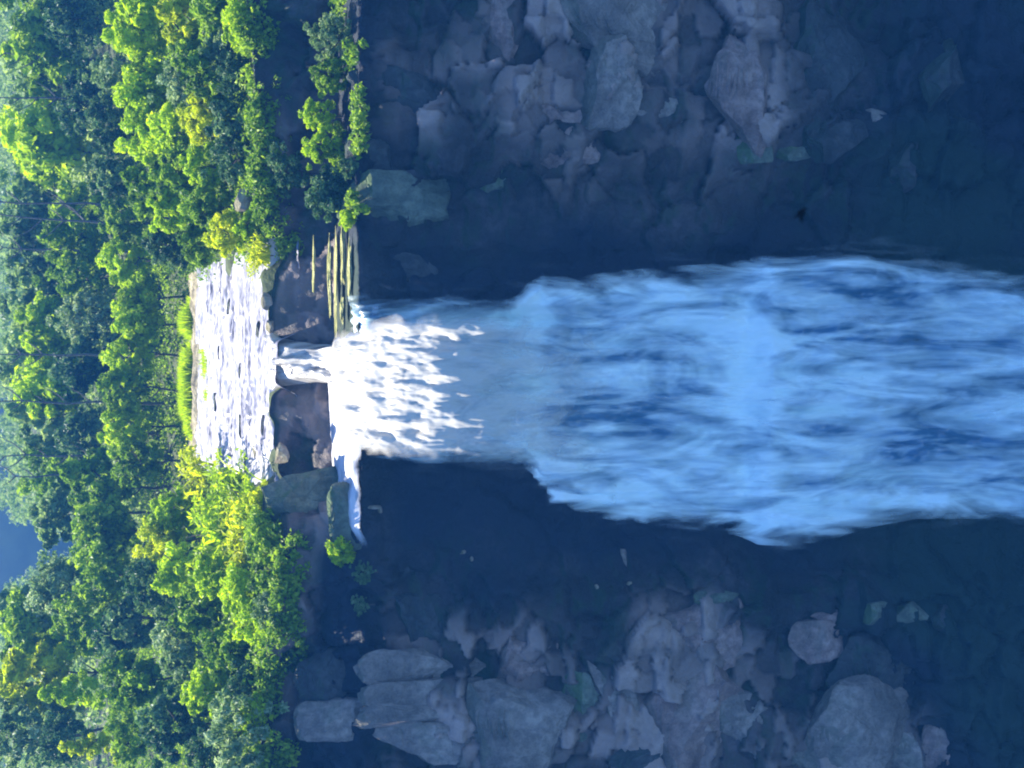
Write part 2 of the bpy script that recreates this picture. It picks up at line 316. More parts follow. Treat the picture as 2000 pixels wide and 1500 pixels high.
def water_sheet(name, mat, path, left, right, nu, nv, rip, label, foamfn=None, seed=0, ropes=0.0, soft=0.5, push=None, endfade=0, startfade=0, skirt=0):
    """path: list of (Y,Z); left/right: X at each path point; a sheet laid along the path."""
    P = np.array(path, float); dl = np.r_[0, np.cumsum(np.hypot(np.diff(P[:, 0]), np.diff(P[:, 1])))]
    v = np.linspace(0, dl[-1], nv)
    y = np.interp(v, dl, P[:, 0]); z = np.interp(v, dl, P[:, 1])
    ker = np.ones(7) / 7
    y[3:-3] = np.convolve(y, ker, 'valid'); z[3:-3] = np.convolve(z, ker, 'valid')
    xl = np.interp(v, dl, left); xr = np.interp(v, dl, right)
    u = np.linspace(0, 1, nu)
    X = xl[:, None] * (1 - u) + xr[:, None] * u
    V = np.broadcast_to(v[:, None], X.shape)
    Y = np.broadcast_to(y[:, None], X.shape).copy(); Z = np.broadcast_to(z[:, None], X.shape).copy()
    ty, tz = np.gradient(y), np.gradient(z); ln = np.hypot(ty, tz); ny, nz = (tz / ln)[:, None], (-ty / ln)[:, None]
    d = rip * (fbm(X * 0.5, V * 0.22, 0, 4, seed) + 0.5 * fbm(X * 1.7, V * 0.5, 4, 3, seed + 7)) + ropes * fbm(X * 1.1, V * 0.09, 9, 3, seed + 13)
    if push is not None: d = d + push(X, V, U=np.broadcast_to(u, X.shape))
    eu = np.minimum(u, 1 - u)[None] * (xr - xl)[:, None]
    edge = np.clip(eu / soft, 0, 1)
    if endfade: edge = np.minimum(edge, np.clip((dl[-1] - V) / endfade, 0, 1) ** 0.8)
    d = d * np.clip(eu / 1.2, 0.0, 1)
    Y = Y + ny * d; Z = Z + nz * d - skirt * (1 - np.clip(eu / 0.45, 0, 1)) ** 1.5
    if startfade: edge = np.minimum(edge, np.clip((V + 0.5 * vnoise(X * 3, 0, 0, seed)) / startfade, 0, 1))
    fo = foamfn(X, V) if foamfn else np.zeros_like(X)
    o = mesh_obj(name, np.stack([X, Y, Z], -1).reshape(-1, 3), grid_faces(nv, nu), mat,
                 attrs={'foam': fo.ravel(), 'edge': edge.ravel()}, uv=np.stack([X, V], -1).reshape(-1, 2))
    return tag(o, label, kind='structure')
# neck chute from the rapids down to the ledge
water_sheet('neck_chute', M['foam'], [(108, 0.25), (106.4, 0.25), (105.2, -0.05), (103.2, -1.1), (101.2, -2.2), (99.6, -3.0), (98.4, -3.3), (97.2, -3.4)],
            [-1.6, -0.7, -0.1, 0.1, 0.0, -0.4, -1.2, -1.6], [5.2, 4.0, 3.3, 3.0, 2.9, 3.1, 3.6, 3.6], 90, 120, 0.45, 'foaming chute in the narrow neck below the rapids',
            foamfn=lambda X, V: -0.01 + 0 * X, seed=101, soft=0.1, skirt=1.6)
# pool on the ledge
px_ = np.arange(-11.2, 5.4, 0.14); py_ = np.arange(94.3, 103.0, 0.14)
QX, QY = np.meshgrid(px_, py_)
qz = -3.52 + 0.14 * fbm(QX * 0.6, QY * 0.9, 0, 4, 77) + 0.25 * np.exp(-((QX - 1.0) / 3.0) ** 2 - ((QY - 97.5) / 2.5) ** 2) - 0.5 * smooth(-9.5, -11, QX) - 0.6 * smooth(95.2, 94.3, QY) - 1.2 * smooth(3.0, 4.3, QX + 0.5 * vnoise(QY * 0.8, 0, 0, 78))
tag(mesh_obj('ledge_pool', np.stack([QX, QY, qz], -1).reshape(-1, 3), grid_faces(len(py_), len(px_)), M['pool'],
    attrs={'foam': (0.16 * np.exp(-((QX - 1.5) / 4) ** 2)).ravel() + 0.05, 'edge': (np.clip((QY - 94.35 - 0.3 * vnoise(QX * 1.1, 0, 0, 79)) / 0.5, 0, 1) * np.clip((QX + 11.2) / 1.8, 0, 1)).ravel()}, uv=np.stack([QX, QY], -1).reshape(-1, 2)), 'white pool of foam on the rock ledge', kind='structure')
# the main waterfall in three tiers
PROF = [(95.9, -3.75), (94.9, -4.0), (94.2, -5.6), (93.1, -9.0), (92.0, -12.6), (91.1, -16.0), (90.2, -17.0), (89.6, -19.6), (88.3, -25.0), (87.1, -29.6), (85.8, -30.6), (85.1, -33.2), (83.4, -40.5), (81.8, -47.5), (80.8, -51.0), (79.8, -53.0)]
OUT = [(690, 566, 900), (800, 568, 905), (900, 570, 905), (1000, 574, 905), (1030, 560, 915), (1048, 528, 935), (1075, 540, 965), (1130, 540, 1002), (1200, 530, 1018), (1300, 520, 1028), (1400, 515, 1038),
       (1450, 500, 1048), (1480, 492, 1064), (1550, 482, 1068), (1620, 478, 1055), (1700, 484, 1030), (1800, 494, 1012), (1900, 518, 1016), (2000, 535, 1032), (2200, 545, 1045)]
def pxof(Y, Z):
    d = Vector((0, Y, Z)) - CAM; return 1000 + F_PX * d.dot(RT) / d.dot(FW), d.dot(FW)
lft, rgt = [], []
dense = []
for a, b in zip(PROF[:-1], PROF[1:]):
    for q in np.linspace(0, 1, 6)[:-1]: dense.append((a[0] * (1 - q) + b[0] * q, a[1] * (1 - q) + b[1] * q))
dense.append(PROF[-1])
for (Y, Z) in dense:
    x, dep = pxof(Y, Z)
    yt = np.interp(x, [o[0] for o in OUT], [o[1] for o in OUT]); yb = np.interp(x, [o[0] for o in OUT], [o[2] for o in OUT])
    rgt.append((750 - yt) / F_PX * dep); lft.append((750 - yb) / F_PX * dep)
def fall_foam(X, V):
    f = 0.10 * vnoise(X * 0.25, V * 0.1, 0, 91)
    for v0, wd in ((13.6, 1.3), (28.2, 1.5)): f = f + (0.13 + 0.10 * vnoise(X * 0.5, v0, 0, 93)) * np.exp(-((V - v0 - 0.9 * vnoise(X * 0.3, v0, 0, 94)) / wd) ** 2)
    f = f - 0.12 * np.exp(-((X + 1.5 + 0.6 * vnoise(V * 0.2, 0, 0, 95)) / 1.6) ** 2 - ((V - 21) / 5) ** 2) + 0.05 * fbm(X * 0.9, V * 0.05, 0, 3, 96)
    return f + 0.03 + 0.12 * smooth(3, 6, V) * (1 - smooth(12, 14.5, V)) - 0.12 * smooth(4.6, 6.0, X) * (1 - smooth(11, 13, V))
water_sheet('waterfall', M['falls'], dense, lft, rgt, 170, 380, 0.50, 'broad three tiered waterfall in blue shade', foamfn=fall_foam, seed=131, ropes=0.45, soft=2.4)
water_sheet('waterfall_veil', M['veil'], [(a - 0.7, b) for a, b in dense], [q - 1.7 for q in lft], [q + 1.7 for q in rgt], 150, 300, 0.5, 'wisps of spray hanging in front of the broad waterfall', seed=151, ropes=0.5, soft=3.6, startfade=6.0)
# jet of foam leaping over the lip into the sun
def jet_push(X, V, U):
    return (0.15 + 0.12 * smooth(6, 12, V)) * np.abs(fbm(X * 0.5, V * 0.22, 2, 3, 201)) + 0.05 * fbm(X * 2.0, V * 1.0, 5, 3, 205)
water_sheet('foam_jet', M['jet'], [(100.0, -3.5), (98.0, -2.9), (95.8, -2.7), (93.4, -3.2), (91.2, -4.25), (89.0, -5.75), (87.0, -7.7), (85.5, -10.0), (84.7, -12.6), (84.3, -15.4), (84.1, -18.5)],
            [-1.4, -2.4, -3.4, -4.4, -4.8, -5.0, -5.0, -5.0, -5.0, -5.0, -5.0], [2.6, 3.3, 3.6, 3.8, 4.2, 4.7, 4.8, 4.5, 4.4, 4.2, 4.0], 210, 290, 0.30, 'pale foam leaping over the lip of the ledge',
            foamfn=lambda X, V: 0.17 - 0.006 * V, seed=211, soft=2.0, push=jet_push, endfade=15.5)
def trickle(px0, px1, py0, py1, label, seed):
    tp = []
    for px in np.linspace(px0, px1, 8):
        Pq = min(((Y, Z) for (Y, Z) in dense), key=lambda q: abs(pxof(*q)[0] - px)); tp.append((Pq[0] - 0.35, Pq[1], pxof(*Pq)[1]))
    water_sheet('trickle', M['falls'], [(a, b) for a, b, c in tp], [(750 - py1) / F_PX * c for a, b, c in tp], [(750 - py0) / F_PX * c for a, b, c in tp], 40, 80, 0.15, label, foamfn=lambda X, V: 0.12 + 0.1 * vnoise(X * 2, V * 0.2, 0, seed), seed=seed, soft=0.7, startfade=0.9, endfade=1.6)
trickle(1030, 1150, 905, 950, 'side trickle at the step of the falls', 301)
trickle(1062, 1200, 945, 985, 'wider side trickle at the step of the falls', 302)
# ------------------------------------------------------------------ rocks
def ico(sub):
    bm = bmesh.new(); bmesh.ops.create_icosphere(bm, subdivisions=sub, radius=1)
    v = np.array([p.co for p in bm.verts]); f = np.array([[q.index for q in p.verts] for p in bm.faces]); bm.free(); return v, f
ICO = {k: ico(k) for k in (3, 4, 5)}
def rock_shape(seed, planes=14, rough=0.07, strata=0, sub=5, boxy=0.45, columns=0):
    r = np.random.default_rng(seed); v, f = ICO[sub]; v = v.copy()
    if boxy: v = np.sign(v) * np.abs(v) ** (1 - boxy); v = v / np.abs(v).max()
    for _ in range(planes):
        n = r.normal(size=3); n /= np.linalg.norm(n); d = r.uniform(0.5, 0.85)
        k = np.maximum(v @ n - d, 0); v = v - k[:, None] * n
    o = r.uniform(0, 50, 3)
    s = 1 + rough * (fbm(v[:, 0] * 1.3 + o[0], v[:, 1] * 1.3 + o[1], v[:, 2] * 1.3 + o[2], 2, seed) + 0.5 * fbm(v[:, 0] * 4 + o[0], v[:, 1] * 4, v[:, 2] * 4, 3, seed + 3))
    v = v * s[:, None]
    if strata:
        g = 0.5 + 0.5 * np.cos(v[:, 2] * strata * math.pi + 0.6 * vnoise(v[:, 0] * 2, v[:, 1] * 2, 0, seed)); v[:, :2] *= (1 - 0.13 * g ** 6)[:, None]
    if columns:
        g = 0.5 + 0.5 * np.cos(v[:, 0] * columns * math.pi + 0.5 * vnoise(v[:, 2] * 1.5, 0, 0, seed)); v[:, 1] *= 1 - 0.22 * g ** 8
    return v, f
def rock(px, py, w_px, h_px, mat, label, group, name='boulder', cat='boulder', depth=0.9, sink=0.62, grow=1.28, tilt=0, seed=None, loc=None, sub=5, **kw):
    """px,py: where it sits; w_px: its width across the gorge (photo y), h_px: its height (photo x)."""
    seed = seed or (px * 7 + py * 13)
    if loc is None:
        loc, nrm = hit(px, py)
        dep = (loc - CAM).dot(FW)
    else: dep = (loc - CAM).dot(FW)
    m = dep / F_PX; sx, sz = w_px * m / 2, h_px * m / 2; sy = depth * min(sx, sz) if depth else sx
    v, f = rock_shape(seed, sub=sub, **kw)
    v = v * np.array([sx * grow, sy * 1.08, sz * grow])
    wob = 0.15 * min(sx, sz, 2.2); v = v + wob * np.stack([fbm(v[:, 0] * 0.55 + seed, v[:, 1] * 0.55, v[:, 2] * 0.55 + q * 9, 3, seed + q) for q in range(3)], -1)
    c, s_ = math.cos(tilt), math.sin(tilt)
    R = np.array([[c, 0, -s_], [0, 1, 0], [s_, 0, c]]); v = v @ R.T
    o = mesh_obj(name, v, f, M[mat]); o.data.set_sharp_from_angle(angle=math.radians(22))
    d = ray(px, py).normalized()
    o.location = loc + d * (sink * sy)
    return tag(o, label, cat, group)
GA, GB = 'rocks on the shaded wall along the top of the photo', 'rocks on the shaded wall along the bottom of the photo'
# wall along the top of the photo
rock(985, 40, 150, 90, 'pink', 'pinkish hanging rock tongue at the top edge, left of the largest pale boulder', GA, depth=0.8)
rock(1270, 90, 330, 330, 'grey', 'largest pale grey boulder at the top edge of the photo, with a dark hollow', GA, depth=0.55, sub=5, rough=0.14)
rock(1450, 170, 230, 130, 'pink', 'tall pinkish grey rock beside the dark green mossy wall near the top of the photo', GA, depth=0.8)
rock(1115, 250, 170, 110, 'pink', 'pinkish block hanging below the largest pale boulder, toward the falls', GA, depth=0.8, boxy=0.3)
rock(1190, 150, 160, 100, 'grey', 'grey wedge on the left flank of the largest pale boulder', GA, depth=0.8)
rock(1310, 215, 60, 150, 'grey', 'flat pale ledge slab under the dark hollow of the largest boulder', GA, name='rock_slab', cat='rock slab', depth=1.1)
rock(1465, 285, 100, 70, 'green', 'greenish rock nose pointing to the dark recess near the top of the photo', GA)
rock(975, 345, 85, 95, 'green', 'bright moss green boulder at the edge of the navy recess', GA, depth=0.9)
rock(780, 385, 90, 210, 'green', 'long greenish grey slab just below the mossy ledge bush', GA, name='rock_slab', cat='rock slab', depth=0.9, planes=6)
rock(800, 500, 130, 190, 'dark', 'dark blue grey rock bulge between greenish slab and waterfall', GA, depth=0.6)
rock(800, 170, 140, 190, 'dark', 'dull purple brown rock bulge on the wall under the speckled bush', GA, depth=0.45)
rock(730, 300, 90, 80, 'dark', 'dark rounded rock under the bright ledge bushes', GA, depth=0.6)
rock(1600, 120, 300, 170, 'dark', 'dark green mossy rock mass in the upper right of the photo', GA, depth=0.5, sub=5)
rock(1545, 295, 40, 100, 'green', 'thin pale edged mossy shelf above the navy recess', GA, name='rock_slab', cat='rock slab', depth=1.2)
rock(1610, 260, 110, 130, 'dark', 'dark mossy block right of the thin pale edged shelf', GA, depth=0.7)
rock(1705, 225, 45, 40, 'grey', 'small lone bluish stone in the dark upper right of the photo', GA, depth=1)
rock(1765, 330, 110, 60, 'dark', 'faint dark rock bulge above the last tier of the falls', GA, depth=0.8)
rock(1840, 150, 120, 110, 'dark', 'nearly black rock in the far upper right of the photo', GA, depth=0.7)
# wall along the bottom of the photo
rock(615, 990, 190, 190, 'green', 'greenish grey slab right below the sunlit bank, left of the lip', GB, name='rock_slab', cat='rock slab', depth=0.3, planes=12, boxy=0.6, sink=0.5, sub=5)
rock(690, 1010, 110, 80, 'green', 'narrow green grey slab touching the tip of the white lip', GB, name='rock_slab', cat='rock slab', depth=0.6, planes=6, sink=0.5)
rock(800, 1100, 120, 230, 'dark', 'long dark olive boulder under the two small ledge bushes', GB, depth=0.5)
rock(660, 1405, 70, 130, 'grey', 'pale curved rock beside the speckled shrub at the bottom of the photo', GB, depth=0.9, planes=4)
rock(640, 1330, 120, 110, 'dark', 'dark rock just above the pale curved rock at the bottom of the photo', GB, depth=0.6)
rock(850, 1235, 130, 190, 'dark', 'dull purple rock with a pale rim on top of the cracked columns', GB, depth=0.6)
for k, (yy, hh) in enumerate(((1300, 60), (1352, 46), (1393, 40), (1445, 70))):
    rock(838, yy, hh, 215, 'grey', ('first and widest grey rock column next to the olive wall', 'second grey rock column, between two dark cracks', 'third and narrowest grey rock column, between two dark cracks', 'last grey rock column, nearest the bottom edge of the photo')[k],
         'cracked columns of grey rock', name='rock_column', cat='rock column', depth=1.3, boxy=0.55, planes=5, rough=0.06, sink=0.2)
rock(1025, 1290, 110, 150, 'pink', 'lumpy pinkish top of the square grey block', GB, depth=0.8)
rock(1030, 1400, 180, 185, 'grey', 'square grey block at the foot of the cracked columns', GB, name='rock_block', cat='rock block', depth=0.7, boxy=0.5, planes=6, sub=5, sink=0.25)
rock(1135, 1365, 150, 80, 'green', 'slanting greenish rib right of the square grey block', GB, name='rock_rib', cat='rock', depth=1.0, boxy=0.3, tilt=0.25)
rock(1195, 1365, 150, 75, 'grey', 'slanting grey rib against the left side of the big round boulder', GB, name='rock_rib', cat='rock', depth=1.0, boxy=0.3, tilt=0.25)
rock(1345, 1385, 210, 250, 'pink', 'big round pinkish grey boulder in the bottom middle of the photo', GB, depth=0.75, sub=5, planes=7)
rock(1465, 1420, 150, 110, 'grey', 'pale block on the right flank of the big round boulder', GB, depth=0.9, boxy=0.3)
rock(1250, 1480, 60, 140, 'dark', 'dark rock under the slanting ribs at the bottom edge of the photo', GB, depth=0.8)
rock(1640, 1430, 190, 200, 'grey', 'rounded grey boulder with a pale upper rim, right of the mossy gap', GB, depth=0.8, sub=5, planes=7)
rock(1745, 1450, 120, 100, 'grey', 'small pale block with a dark split, right foot of the rounded boulder', GB, name='rock_block', cat='rock block', depth=0.9, boxy=0.4)
rock(1830, 1430, 110, 65, 'pink', 'pinkish slab leaning on the right end of the boulder row', GB, depth=0.9)
rock(1370, 1225, 130, 120, 'pink', 'dim purple rock with a green tip above the big round boulder', GB, depth=0.6)
rock(1408, 1165, 25, 85, 'green', 'pale green sliver of rock above the dim purple rock', GB, name='rock_slab', cat='rock slab', depth=1.2)
rock(1600, 1255, 70, 110, 'pink', 'lens shaped purple rock above the rounded grey boulder', GB, depth=0.9)
rock(1620, 1210, 30, 90, 'pink', 'thin purple flake just above the lens shaped rock', GB, name='rock_slab', cat='rock slab', depth=1.0)
rock(1712, 1192, 45, 50, 'green', 'small round olive stone in the lower right of the photo', GB, depth=1)
rock(1780, 1195, 40, 70, 'green', 'small flat green stone right of the round olive stone', GB, depth=1)
rock(1840, 1210, 40, 40, 'dark', 'smallest dull stone at the right end of the olive stones', GB, depth=1)
rock(1225, 1240, 60, 50, 'dark', 'dim round rock above the slanting ribs', GB, depth=0.8)
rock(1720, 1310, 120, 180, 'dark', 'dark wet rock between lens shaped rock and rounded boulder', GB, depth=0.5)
for (px, py, w_, h_, lb) in ((905, 1078, 12, 16, 'brighter white pebble of the pair on the dark wall under the lip'), (921, 1091, 11, 11, 'rounder white pebble of the pair on the dark wall under the lip'),
                             (1166, 1146, 11, 10, 'small whitish stone below the middle of the falls'), (1229, 1141, 10, 14, 'small bluish white stone below the middle of the falls'),
                             (728, 990, 10, 26, 'white stone chip touching the lip of the ledge pool'), (742, 996, 18, 12, 'pale chip beside the white stone chip under the lip')):
    rock(px, py, w_, h_, 'tan', lb, 'pale stones on the dark wall', name='stone', cat='stone', sub=3, sink=-0.2, grow=1.0)
rock(1218, 1090, 48, 18, 'grey', 'faint bluish upright slab on the dark wall below the falls', GB, name='rock_slab', cat='rock slab', depth=1)
# rocks in and around the rapids
RL = 'rocks breaking the white rapids'
def water_rock(px, py, Y, w_, h_, mat, label, group=RL, **kw):
    p = at(px, py, Y); rock(px, py, w_, h_, mat, label, group, name='rapids_rock' if group == RL else 'boulder', cat='rock', loc=p, sink=0.0, sub=3, grow=1.0, **kw)
for (px, py, w_, h_, mt, lb) in (
    (449, 600, 44, 14, 'dark', 'dark rock in the rapids nearest the top of the photo'), (420, 790, 46, 10, 'dark', 'dark rock near the grass strip in the rapids'),
    (471, 730, 60, 10, 'dark', 'long dark rock in the middle of the rapids'), (470, 830, 70, 9, 'dark', 'longest thin dark rock in the rapids'), (428, 690, 30, 9, 'dark', 'small dark rock upstream in the rapids'),
    (505, 640, 46, 12, 'dark', 'dark rock in the rapids just above the neck'), (515, 830, 60, 13, 'tan', 'tan rock at the brink of the rapids'), (498, 880, 40, 12, 'tan', 'tan rock in the corner of the rapids below'),
    (520, 560, 34, 15, 'dark', 'dark wet rock at the upper brink of the rapids'), (482, 905, 40, 14, 'tan', 'brownish rock where the rapids meet the leaning shrubs')):
    a_ = PITCH + math.atan((px - 1000) / F_PX); Yw = 0
    for Yt in np.arange(105, 140, 0.25):
        if at(px, py, Yt).z <= float(river_z(Yt)) + 0.15: Yw = Yt; break
    water_rock(px, py, Yw or 110, w_, h_, mt, lb)
RB = 'rocks along the brink of the plateau'
for (px, py, Y, w_, h_, mt, lb) in (
    (478, 392, 107, 55, 55, 'tan', 'pointed tan rock at the foot of the green bank'), (528, 640, 105.6, 40, 26, 'tan', 'tan brink rock above the neck'), 
    (548, 880, 103.5, 50, 34, 'tan', 'sharp pale brink rock next to the lower bank'), (560, 690, 105.4, 36, 22, 'tan', 'small pale rock in the mouth of the neck'),
    (520, 590, 106, 46, 30, 'tan', 'tan boulder where rapids meet the upper bank')):
    water_rock(px, py, Y, w_, h_, mt, lb, RB)
SH = 'thin sunlit rock shelves beside the neck'
for (px, py, Y, w_, h_, mt, lb) in (
    (612, 540, 102.6, 110, 8, 'sun_bright', 'short white rock shelf highest beside the neck'), (643, 570, 101.4, 165, 8, 'sun_bright', 'long white rock shelf second beside the neck'),
    (656, 520, 99.8, 180, 9, 'sun_bright', 'long yellowish rock shelf in the middle of the set'), (668, 480, 98.6, 130, 10, 'sun_bright', 'yellow rock shelf under the bright ledge tuft'),
    (682, 520, 97.0, 100, 10, 'sun_bright', 'lowest yellow rock shelf at the ledge rim'), (668, 610, 98.2, 70, 9, 'sun_bright', 'pale blue rock shelf nearest the foam')):
    p = at(px, py, Y); rock(px, py, w_, h_ * 0.75, mt, lb, SH, name='rock_shelf', cat='rock shelf', loc=p, sink=0, depth=3.0, planes=8, boxy=0.2, sub=4, rough=0.5, grow=1.0)

# ------------------------------------------------------------------ foliage
def leaf_cloud(centres, radii, n_each, size, seed, flat=1.0, droop=0.0, out=0.55):
    r = np.random.default_rng(seed); V, T = [], []
    for c, rad, n in zip(centres, radii, n_each):
        d = r.normal(size=(n, 3)); d /= np.linalg.norm(d, axis=1)[:, None]
        q = rad * r.uniform(0.55, 1.05, (n, 1)); p = c + d * q * np.array([1, 1, flat])
        nr = d * out + r.normal(size=(n, 3)) * 0.45 + np.array([0, 0, 0.25]); nr /= np.linalg.norm(nr, axis=1)[:, None]
        a = np.cross(nr, r.normal(size=(n, 3))); a /= np.linalg.norm(a, axis=1)[:, None] + 1e-9; b = np.cross(nr, a)
        s = size * r.uniform(0.55, 1.35, (n, 1))
        quad = np.stack([p - a * s, p - b * s * 0.5 + nr * s * 0.12, p + a * s, p + b * s * 0.5 + nr * s * 0.12], 1)
        quad[:, 2, 2] -= droop * s[:, 0]
        V.append(quad.reshape(-1, 3))
        lobe = r.uniform(0, 1); T.append(np.repeat(np.clip(0.5 * lobe + 0.5 * r.uniform(0, 1, n), 0, 1), 4))
    V = np.concatenate(V); T = np.concatenate(T)
    return V, np.arange(len(V)).reshape(-1, 4), T
def crown_mesh(kind, seed):
    r = np.random.default_rng(seed)
    if kind == 'broad': k, flat, lr, lf = 64, 0.85, (0.16, 0.34), 80
    elif kind == 'tall': k, flat, lr, lf = 60, 1.35, (0.15, 0.3), 80
    elif kind == 'speck': k, flat, lr, lf = 95, 0.95, (0.09, 0.2), 50
    elif kind == 'loose': k, flat, lr, lf = 56, 1.0, (0.12, 0.26), 75
    elif kind == 'cone': k, flat, lr, lf = 40, 1.7, (0.12, 0.26), 75
    d = r.normal(size=(k, 3)); d /= np.linalg.norm(d, axis=1)[:, None]
    rad = r.uniform(0.35, 0.86, k) ** 0.7 * (1 + 0.18 * r.normal(size=k))
    c = d * rad[:, None] * np.array([1, 1, flat])
    if kind == 'cone': c[:, :2] *= np.clip(1.05 - (c[:, 2:3] / 1.7 + 1) * 0.42, 0.12, 1)
    radii = r.uniform(lr[0], lr[1], k)
    return leaf_cloud(c, radii, [lf] * k, 0.095 if kind != 'speck' else 0.066, seed + 1, 0.75, 0.3)
def frond_mesh(seed, n=46):      # arching blades leaning from one root, for the plants that read as streaks
    r = np.random.default_rng(seed); V, Fc, T = [], [], []; b = 0
    for i in range(n):
        az = r.uniform(0, 2 * math.pi); ln = r.uniform(0.8, 1.5); rise = r.uniform(0.5, 1.2); wd = r.uniform(0.03, 0.06); base = r.normal(size=2) * 0.25; tn = r.uniform(0, 1)
        dx, dy = math.cos(az), math.sin(az); m = 9
        for j in range(m):
            q = j / (m - 1); x = base[0] + dx * ln * q; y = base[1] + dy * ln * q; z = -0.9 + 2 * rise * (q - 0.62 * q * q) * 1.3
            ww = wd * (1 - 0.85 * q) * 1.6
            V += [(x - dy * ww, y + dx * ww, z), (x + dy * ww, y - dx * ww, z)]; T += [tn, tn * 0.8 + 0.2 * q]
        for j in range(m - 1): Fc.append((b + 2 * j, b + 2 * j + 1, b + 2 * j + 3, b + 2 * j + 2))
        b += 2 * m
        # side leaflets
        for j in range(14):
            q = r.uniform(0.25, 1); x = base[0] + dx * ln * q; y = base[1] + dy * ln * q; z = -0.9 + 2 * rise * (q - 0.62 * q * q) * 1.3
            p = np.array([x, y, z]); d = r.normal(size=3); d /= np.linalg.norm(d); e = np.cross(d, r.normal(size=3)); e /= np.linalg.norm(e); s = r.uniform(0.07, 0.14)
            V += [tuple(p), tuple(p + d * s + e * s * .35), tuple(p + d * 2 * s), tuple(p + d * s - e * s * .35)]; T += [r.uniform(0, 1)] * 4; Fc.append((b, b + 1, b + 2, b + 3)); b += 4
    return np.array(V), np.array(Fc), np.array(T)
CROWN = {}
for kd in ('broad', 'tall', 'speck', 'loose', 'cone'):
    for s_ in range(3):
        V, Fc, T = crown_mesh(kd, 300 + 17 * s_ + len(kd) * 5)
        o = mesh_obj('crown', V, Fc, L['green'], attrs={'tint': T}, smooth_=False); CROWN[(kd, s_)] = o.data; bpy.data.objects.remove(o)
for s_ in range(3):
    V, Fc, T = frond_mesh(500 + s_); o = mesh_obj('crown', V, Fc, L['green'], attrs={'tint': T}, smooth_=False); CROWN[('frond', s_)] = o.data; bpy.data.objects.remove(o)
def tube(path, radii, seg=7):
    V, Fc = [], []
    for i, (p, r_) in enumerate(zip(path, radii)):
        d = Vector(path[min(i + 1, len(path) - 1)]) - Vector(path[max(i - 1, 0)]); d.normalize()
        a = d.cross(Vector((0.3, 1, 0.1))).normalized(); b = d.cross(a)
        for k in range(seg):
            an = 2 * math.pi * k / seg; V.append(tuple(Vector(p) + (a * math.cos(an) + b * math.sin(an)) * r_))
    for i in range(len(path) - 1):
        for k in range(seg): Fc.append((i * seg + k, i * seg + (k + 1) % seg, (i + 1) * seg + (k + 1) % seg, (i + 1) * seg + k))
    return V, Fc
def trunk_geo(h, r0, seed, spread=0.5, limbs=5, top=0.55):
    r = random.Random(seed); V, Fc = [], []
    path = [(0, 0, -0.4)]; x = y = 0
    for i in range(1, 8):
        x += r.uniform(-.03, .03) * h; y += r.uniform(-.03, .03) * h; path.append((x, y, h * i / 7))
    a, b = tube(path, [r0 * (1.25 if i == 0 else 1 - 0.11 * i) for i in range(8)]); V += a; Fc += b
    for k in range(limbs):
        i = r.randint(3, 7); p = Vector(path[i]); az = r.uniform(0, 6.28); ln = spread * r.uniform(.6, 1.1)
        q1 = p + Vector((math.cos(az) * ln * .5, math.sin(az) * ln * .5, ln * .35)); q2 = q1 + Vector((math.cos(az + .3) * ln * .5, math.sin(az + .3) * ln * .5, ln * .5))
        a, b = tube([p, q1, q2], [r0 * .5, r0 * .33, r0 * .1], 5); n = len(V); V += a; Fc += [tuple(n + c for c in f) for f in b]
    return V, Fc
PLANT_N = 0
def plant(px, py, Y, rpx, kind, leaf, label, group, tree=False, squash=1.0, foot=None, cat=None):
    """a crown centred on the sight line px,py at distance Y, standing on the ground (or on foot z) there"""
    global PLANT_N; PLANT_N += 1
    c = at(px, py, Y); m = (c - CAM).dot(FW) / F_PX; R = rpx * m * 1.15
    g = gz(c.x, Y) if foot is None else foot
    c.z = max(c.z, g + 0.35 * R)
    root = bpy.data.objects.new('tree' if tree else 'shrub', None); COL.objects.link(root); root.location = (c.x, Y, g)
    tag(root, label, cat or ('tree' if tree else 'shrub'), group)
    cr = bpy.data.objects.new('crown' if tree else 'foliage', CROWN[(kind, PLANT_N % 3)]); COL.objects.link(cr); cr.parent = root
    cr.location = (0, 0, c.z - g); cr.scale = (R, R, R * squash); cr.rotation_euler = (0, 0, random.uniform(0, 6.28))
    cr.material_slots[0].link = 'OBJECT'; cr.material_slots[0].material = L[leaf]
    V, Fc = trunk_geo(max(c.z - g, 0.4), (0.045 if tree else 0.03) * R + 0.03, PLANT_N, R * 0.7)
    mesh_obj('trunk' if tree else 'stem', V, Fc, M['bark'], root)
    return root
U1, U2 = 'shrubs on the sunlit bank at the top of the photo', 'shrubs on the sunlit bank at the bottom of the photo'
BT, MT, LT = 'hazy trees along the left edge of the photo', 'trees behind the grass strip', 'trees in the lower left of the photo'
